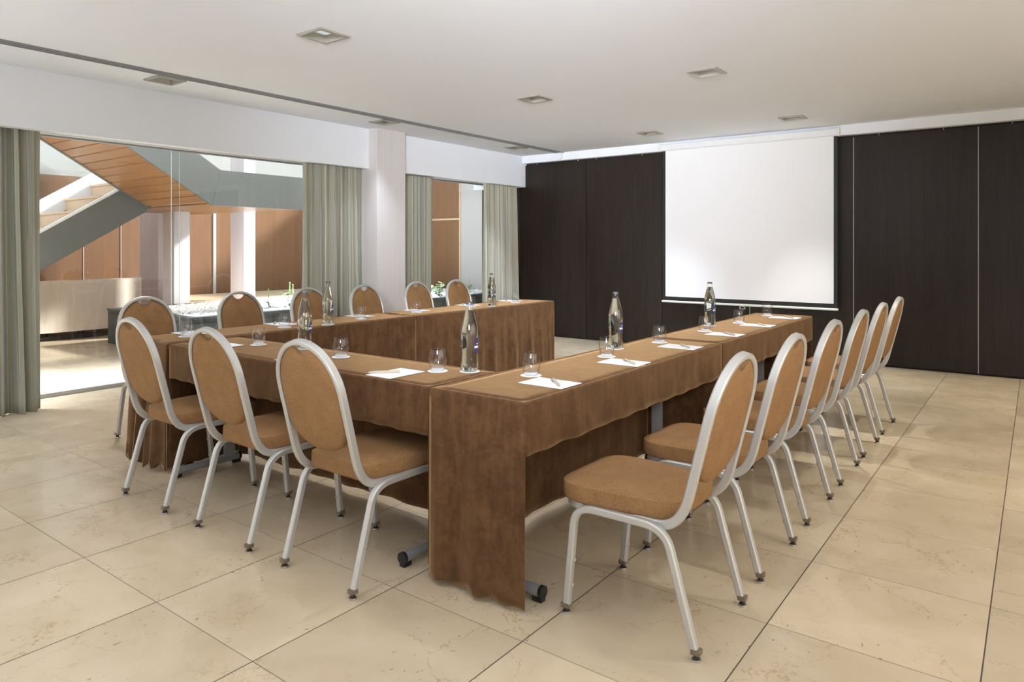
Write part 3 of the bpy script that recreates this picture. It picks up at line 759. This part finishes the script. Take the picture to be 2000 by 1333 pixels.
bm = BM(); prism(bm, [(1.6, .35), (4.655, 2.16), (4.655, 2.52), (1.6, .54)], 0, -10.94, -10.90); sp('white_stringer', bm, M['stringer'])
for i in range(-7, 3):
    yy, zz = 3.759 + .33 * i, 1.759 + .217 * i
    bm = BM(); box(bm, -10.90, -9.80, yy - .025, yy + (.33 if i < 2 else .25), zz - .03, zz, .003); sp('tread', bm, M['step'])
    bm = BM(); box(bm, -10.90, -9.80, yy, yy + .02, zz - .217, zz - .03); sp('riser', bm, M['step'])
bm = BM(); prism(bm, [(1.6, .54), (4.655, 2.52), (4.655, 3.3), (1.6, 1.32)], 0, -10.926, -10.914); sp('balustrade_glass', bm, M['pane'])
bm = BM(); box(bm, -8.126, -8.114, 4.78, 6.05, 2.252, 3.15); sp('balustrade_glass', bm, M['pane'])
bm = BM(); prism(bm, [(1.2, 2.27 + m_ * 3.56), (4.76, 2.254), (4.76, 3.15), (1.2, 3.15 + m_ * 3.56)], 0, -8.126, -8.114); sp('balustrade_glass', bm, M['pane'])

so = thing('sofa', 'curved cream upholstered sofa seen from behind, under the stair', 'sofa', (-11.1, 4.3, 0))
path = [(-10.86, 3.42), (-10.83, 3.7), (-10.82, 4.1), (-10.83, 4.5), (-10.86, 4.85), (-10.92, 5.05), (-11.01, 5.17), (-11.13, 5.22)]
def shell(bm, z0, z1, o0, o1):
    P = [Vector((x + 11.1, y - 4.3, 0)) for x, y in path]; A = []
    for i, p in enumerate(P):
        d = (P[min(i + 1, len(P) - 1)] - P[max(0, i - 1)]).normalized(); n = Vector((d.y, -d.x, 0))
        A.append([bm.verts.new((p - n * o0 + Vector((0, 0, z0)))), bm.verts.new(p - n * o0 + Vector((0, 0, z1 + .012 * i / len(P)))), bm.verts.new(p - n * o1 + Vector((0, 0, z1 + .012 * i / len(P)))), bm.verts.new(p - n * o1 + Vector((0, 0, z0)))])
    for a, b in zip(A, A[1:]):
        for k in range(4): bm.faces.new((a[k], a[(k + 1) % 4], b[(k + 1) % 4], b[k]))
    bm.faces.new(A[0]); bm.faces.new(list(reversed(A[-1])))
bm = BM(); shell(bm, .115, .825, 0, .11); mk('sofa_back', bm, M['sofa'], so, 40)
bm = BM(); shell(bm, .12, .42, .112, .72); mk('seat', bm, M['sofa'], so, 40)
bm = BM(); shell(bm, 0, .05, .10, .6); mk('plinth', bm, M['plinth'], so)
for y in (3.9, 4.3, 4.75):
    bm = BM(); box(bm, .10, .17, y - 4.33, y - 4.27, .0, .115); mk('leg', bm, M['black'], so)

pl = thing('planter', 'long low slate planter filled with white pebbles beyond the glass', 'planter', (-9.0, 4.3, 0))
bm = BM(); X0, X1, Y0, Y1, H, T = -1.06, 1.10, -.02, 6.2, .44, .09
box(bm, X0, X1, Y0, Y0 + T, 0, H); box(bm, X0, X0 + T, Y0 + T, Y1, 0, H); box(bm, X1 - T, X1, Y0 + T, Y1, 0, H); box(bm, X0, X1, Y1 - T, Y1, 0, H)
mk('planter_walls', bm, M['slate'], pl)
bm = BM(); e = .012
box(bm, X0 - e, X1 + e, Y0 - e, Y0 + T + e, H, H + .028, .003); box(bm, X0 - e, X0 + T + e, Y0 + T + e, Y1, H, H + .028, .003); box(bm, X1 - T - e, X1 + e, Y0 + T + e, Y1, H, H + .028, .003)
mk('planter_rim', bm, M['slate'], pl)
bm = BM(); box(bm, X0 + T, X1 - T, Y0 + T, Y1 - T, .05, H - .005); mk('gravel_bed', bm, M['gravel'], pl)
bm = BM(); rp = random.Random(21)
src = bmesh.new(); bmesh.ops.create_icosphere(src, subdivisions=2, radius=1); sv = [v.co.copy() for v in src.verts]; sf = [[v.index for v in f.verts] for f in src.faces]; src.free()
yy = 4.42
while yy < 10.3:
    step = .052 if yy < 6.6 else .085
    xx = -9.92
    while xx < -8.02:
        r = step * rp.uniform(.36, .62); mt = Matrix.Rotation(rp.uniform(0, 6.28), 3, 'Z') @ Matrix.Rotation(rp.uniform(-.4, .4), 3, 'X')
        sx, sy, sz = r * rp.uniform(.9, 1.35), r * rp.uniform(.8, 1.0), r * rp.uniform(.5, .75)
        o = Vector((xx + rp.uniform(-.02, .02), yy + rp.uniform(-.02, .02), H + .004 + rp.uniform(0, .014) + (.02 * max(0, math.sin(xx * 3 + yy * 2)))))
        vs = [bm.verts.new(o + mt @ Vector((c.x * sx, c.y * sy, c.z * sz))) for c in sv]
        for f in sf: bm.faces.new([vs[i] for i in f])
        xx += step
    yy += step
o = mk('white_pebbles', bm, M['pebble'], None, 180); tag(o, 'bed of loose white pebbles filling the slate planter', 'pebbles', kind='stuff')

def leaf(bm, p, d, ln, wd, up=Vector((0, 0, 1)), mi=0):
    d = d.normalized(); s = d.cross(up).normalized(); n = s.cross(d)
    L = []; k = 6
    for i in range(k + 1):
        t = i / k; w = wd * math.sin(PI * min(.999, t * .96 + .02)) ** .8; c = p + d * ln * t - n * (.18 * ln * t * t)
        L.append((bm.verts.new(c - s * w - n * -.15 * w), bm.verts.new(c), bm.verts.new(c + s * w - n * -.15 * w)))
    for a, b in zip(L, L[1:]):
        bm.faces.new((a[0], a[1], b[1], b[0])).material_index = mi; bm.faces.new((a[1], a[2], b[2], b[1])).material_index = mi
def plant(x, y, h, n, seed, label, spikes=0, lw=.022, ll=.07, spread=.5):
    t = thing('planter_shrub', label, 'plant', (x, y, H + .01), 0, 'young plants in the slate planter'); r = random.Random(seed)
    bs, bl, bp = BM(), BM(), BM()
    for i in range(n):
        a = r.uniform(0, 2 * PI); tilt = r.uniform(.1, spread); hh = h * r.uniform(.6, 1.0); pts = []
        for k in range(7):
            q = k / 6; pts.append(Vector((math.cos(a) * tilt * hh * q * q ** .3, math.sin(a) * tilt * hh * q, hh * q * (1 - .25 * tilt * q))))
        sweep(bs, pts, circ(.0035, 6), (1, 0, 0))
        for k in range(1, 7):
            for sd in (-1, 1):
                d = Vector((math.cos(a + sd * 1.3 + r.uniform(-.5, .5)), math.sin(a + sd * 1.3 + r.uniform(-.5, .5)), r.uniform(-.1, .6)))
                leaf(bl, pts[k], d, ll * r.uniform(.7, 1.2), lw * r.uniform(.7, 1.2))
    for i in range(spikes):
        x0, y0 = r.uniform(-.06, .06), r.uniform(-.06, .06); hh = h * r.uniform(1.2, 1.5)
        sweep(bp, [Vector((x0, y0, 0)), Vector((x0, y0, hh * .6)), Vector((x0 + .01, y0, hh))], circ(.004, 6), (1, 0, 0))
        for k in range(26):
            q = .55 + .45 * k / 26; a = k * 2.4
            leaf(bp, Vector((x0, y0, hh * q)), Vector((math.cos(a), math.sin(a), 1.3)), .035 * (1.3 - q), .008)
    mk('stem', bs, M['stem'], t, 60); mk('foliage', bl, M['leaf'], t, 60)
    if spikes: mk('flower_spike', bp, M['leafp'], t, 60)
    else: bp.free()
plant(-8.44, 5.70, .20, 5, 1, 'small plant with paired round leaves, first from the pebble heap', 1, .017, .05, 1.2)
plant(-8.46, 6.02, .26, 6, 2, 'leafy plant with tall pale spikes in the planter before the second curtain', 2, .02, .055, .9)
plant(-8.32, 6.20, .30, 6, 3, 'broad leaved plant half hidden by the second striped curtain', 1, .035, .085, .8)
plant(-8.10, 8.72, .30, 7, 4, 'bushy plant in the planter seen through the narrow window beside the third curtain', 0, .026, .075, .8)
plant(-8.25, 9.65, .22, 5, 5, 'small pale plant in the planter seen beside the last curtain', 1, .02, .06, .9)

# ------------------------------------------------------------------ light
COOL = (.87, .96, 1.13)
def spot(name, x, y, e):
    l = bpy.data.lights.new(name, 'SPOT'); l.energy = e; l.spot_size = math.radians(66 if y > 6.5 else 86); l.spot_blend = 1.0; l.shadow_soft_size = .055; l.color = (1, .93, .80) if x > -1 else ((.95, .96, .98) if x > -3 else COOL)
    o = bpy.data.objects.new(name, l); o.location = (x, y, ZC - .03); C.objects.link(o)
EN, EM, EF = 43, 155, 215
for x, y in LIGHTS + [(-2.04, 2.84), (-.05, 2.84), (-.05, 5.2), (-.05, 7.58), (1.75, 2.84), (1.75, 5.2), (1.75, 7.58), (-5.63, .4), (-3.64, .4), (-2.04, .4), (-.05, .4), (1.75, .4)]:
    spot('lamp_near' if y < 4 else ('lamp_middle' if y < 6.5 else 'lamp_far'), x, y, (EN if y < 4 else (EM if y < 6.5 else EF)) * (1.7 if x < -5 and y < 4 else .42 if x < -5 and y < 6 else (.62 if x > -1 else 1)))
def area(name, loc, sx, sy, e, rot=(0, 0, 0), spread=180, col=(1, 1, 1)):
    l = bpy.data.lights.new(name, 'AREA'); l.shape = 'RECTANGLE'; l.size = sx; l.size_y = sy; l.energy = e; l.spread = math.radians(spread); l.color = col
    o = bpy.data.objects.new(name, l); o.location = loc; o.rotation_euler = rot; C.objects.link(o); return o
area('skylight_far', (-8.95, 7.3, 3.15), 1.9, 2.6, 550, (0, 0, 0), 45, (.86, .95, 1.1))          # glazed roof strip over the planter
area('skylight_near', (-7.35, 2.6, 3.15), .9, 6.0, 115, (0, 0, 0), 44, (.86, .95, 1.1))
area('atrium_rear_fill', (-7.4, -.1, 3.15), 1.0, 3.4, 1200, (0, 0, 0), 60, (.86, .95, 1.1))  # added lamp over unseen atrium floor, bounced up to the room ceiling
area('rear_uplight_fill', (-1.6, YF + .1, .55), 7.5, .9, 75, (PI / 2 + math.radians(62), 0, 0), 110, (.84, .94, 1.12))        # added uplight with no seen source, brightens the ceiling from behind
area('side_fill', (XR - .05, 1.9, 1.35), 6.4, 1.7, 58, (PI / 2, 0, PI / 2), 165, (1, .95, .86))      # added fill lamp at the unseen side wall, lifts chair backs and bulkhead
so1 = area('far_ceiling_fill', (.6, -1.3, 2.0), .9, .7, 44, (0, 0, 0), 46, (.92, .96, 1.04))       # added unseen soft lamp behind us, aimed to brighten the far ceiling
so1.rotation_euler = (Vector((-5.4, 8.6, 2.72)) - so1.location).to_track_quat('-Z', 'Y').to_euler()
sl = bpy.data.lights.new('sun', 'SUN'); sl.energy = 9.0; sl.angle = math.radians(6); sl.color = (1, .98, .94)
so_ = bpy.data.objects.new('sun', sl); C.objects.link(so_)
so_.rotation_euler = Vector((-.35, -.75, -.5)).to_track_quat('-Z', 'Y').to_euler()
w = bpy.data.worlds.new('World'); SC.world = w; w.use_nodes = True
bg = w.node_tree.nodes['Background']; bg.inputs[0].default_value = (.80, .92, 1.08, 1); bg.inputs[1].default_value = 1.45

cam = bpy.data.cameras.new('camera'); co_ = bpy.data.objects.new('camera', cam); C.objects.link(co_)
co_.location = (0, 0, 1.29); co_.rotation_euler = (PI / 2, 0, math.radians(36.932))
cam.sensor_width = 36; cam.lens = 1365.89 / 2000 * 36; cam.shift_y = -182.5 / 2000; cam.clip_start = .02
SC.camera = co_
vs = SC.view_settings; vs.view_transform = 'Standard'; vs.look = 'None'; vs.gamma = 1; vs.use_curve_mapping = False; vs.exposure = 0.33
cy = SC.cycles; cy.use_denoising = True; cy.max_bounces = 14; cy.diffuse_bounces = 5; cy.glossy_bounces = 5; cy.transmission_bounces = 10; cy.transparent_max_bounces = 24; cy.sample_clamp_indirect = 6
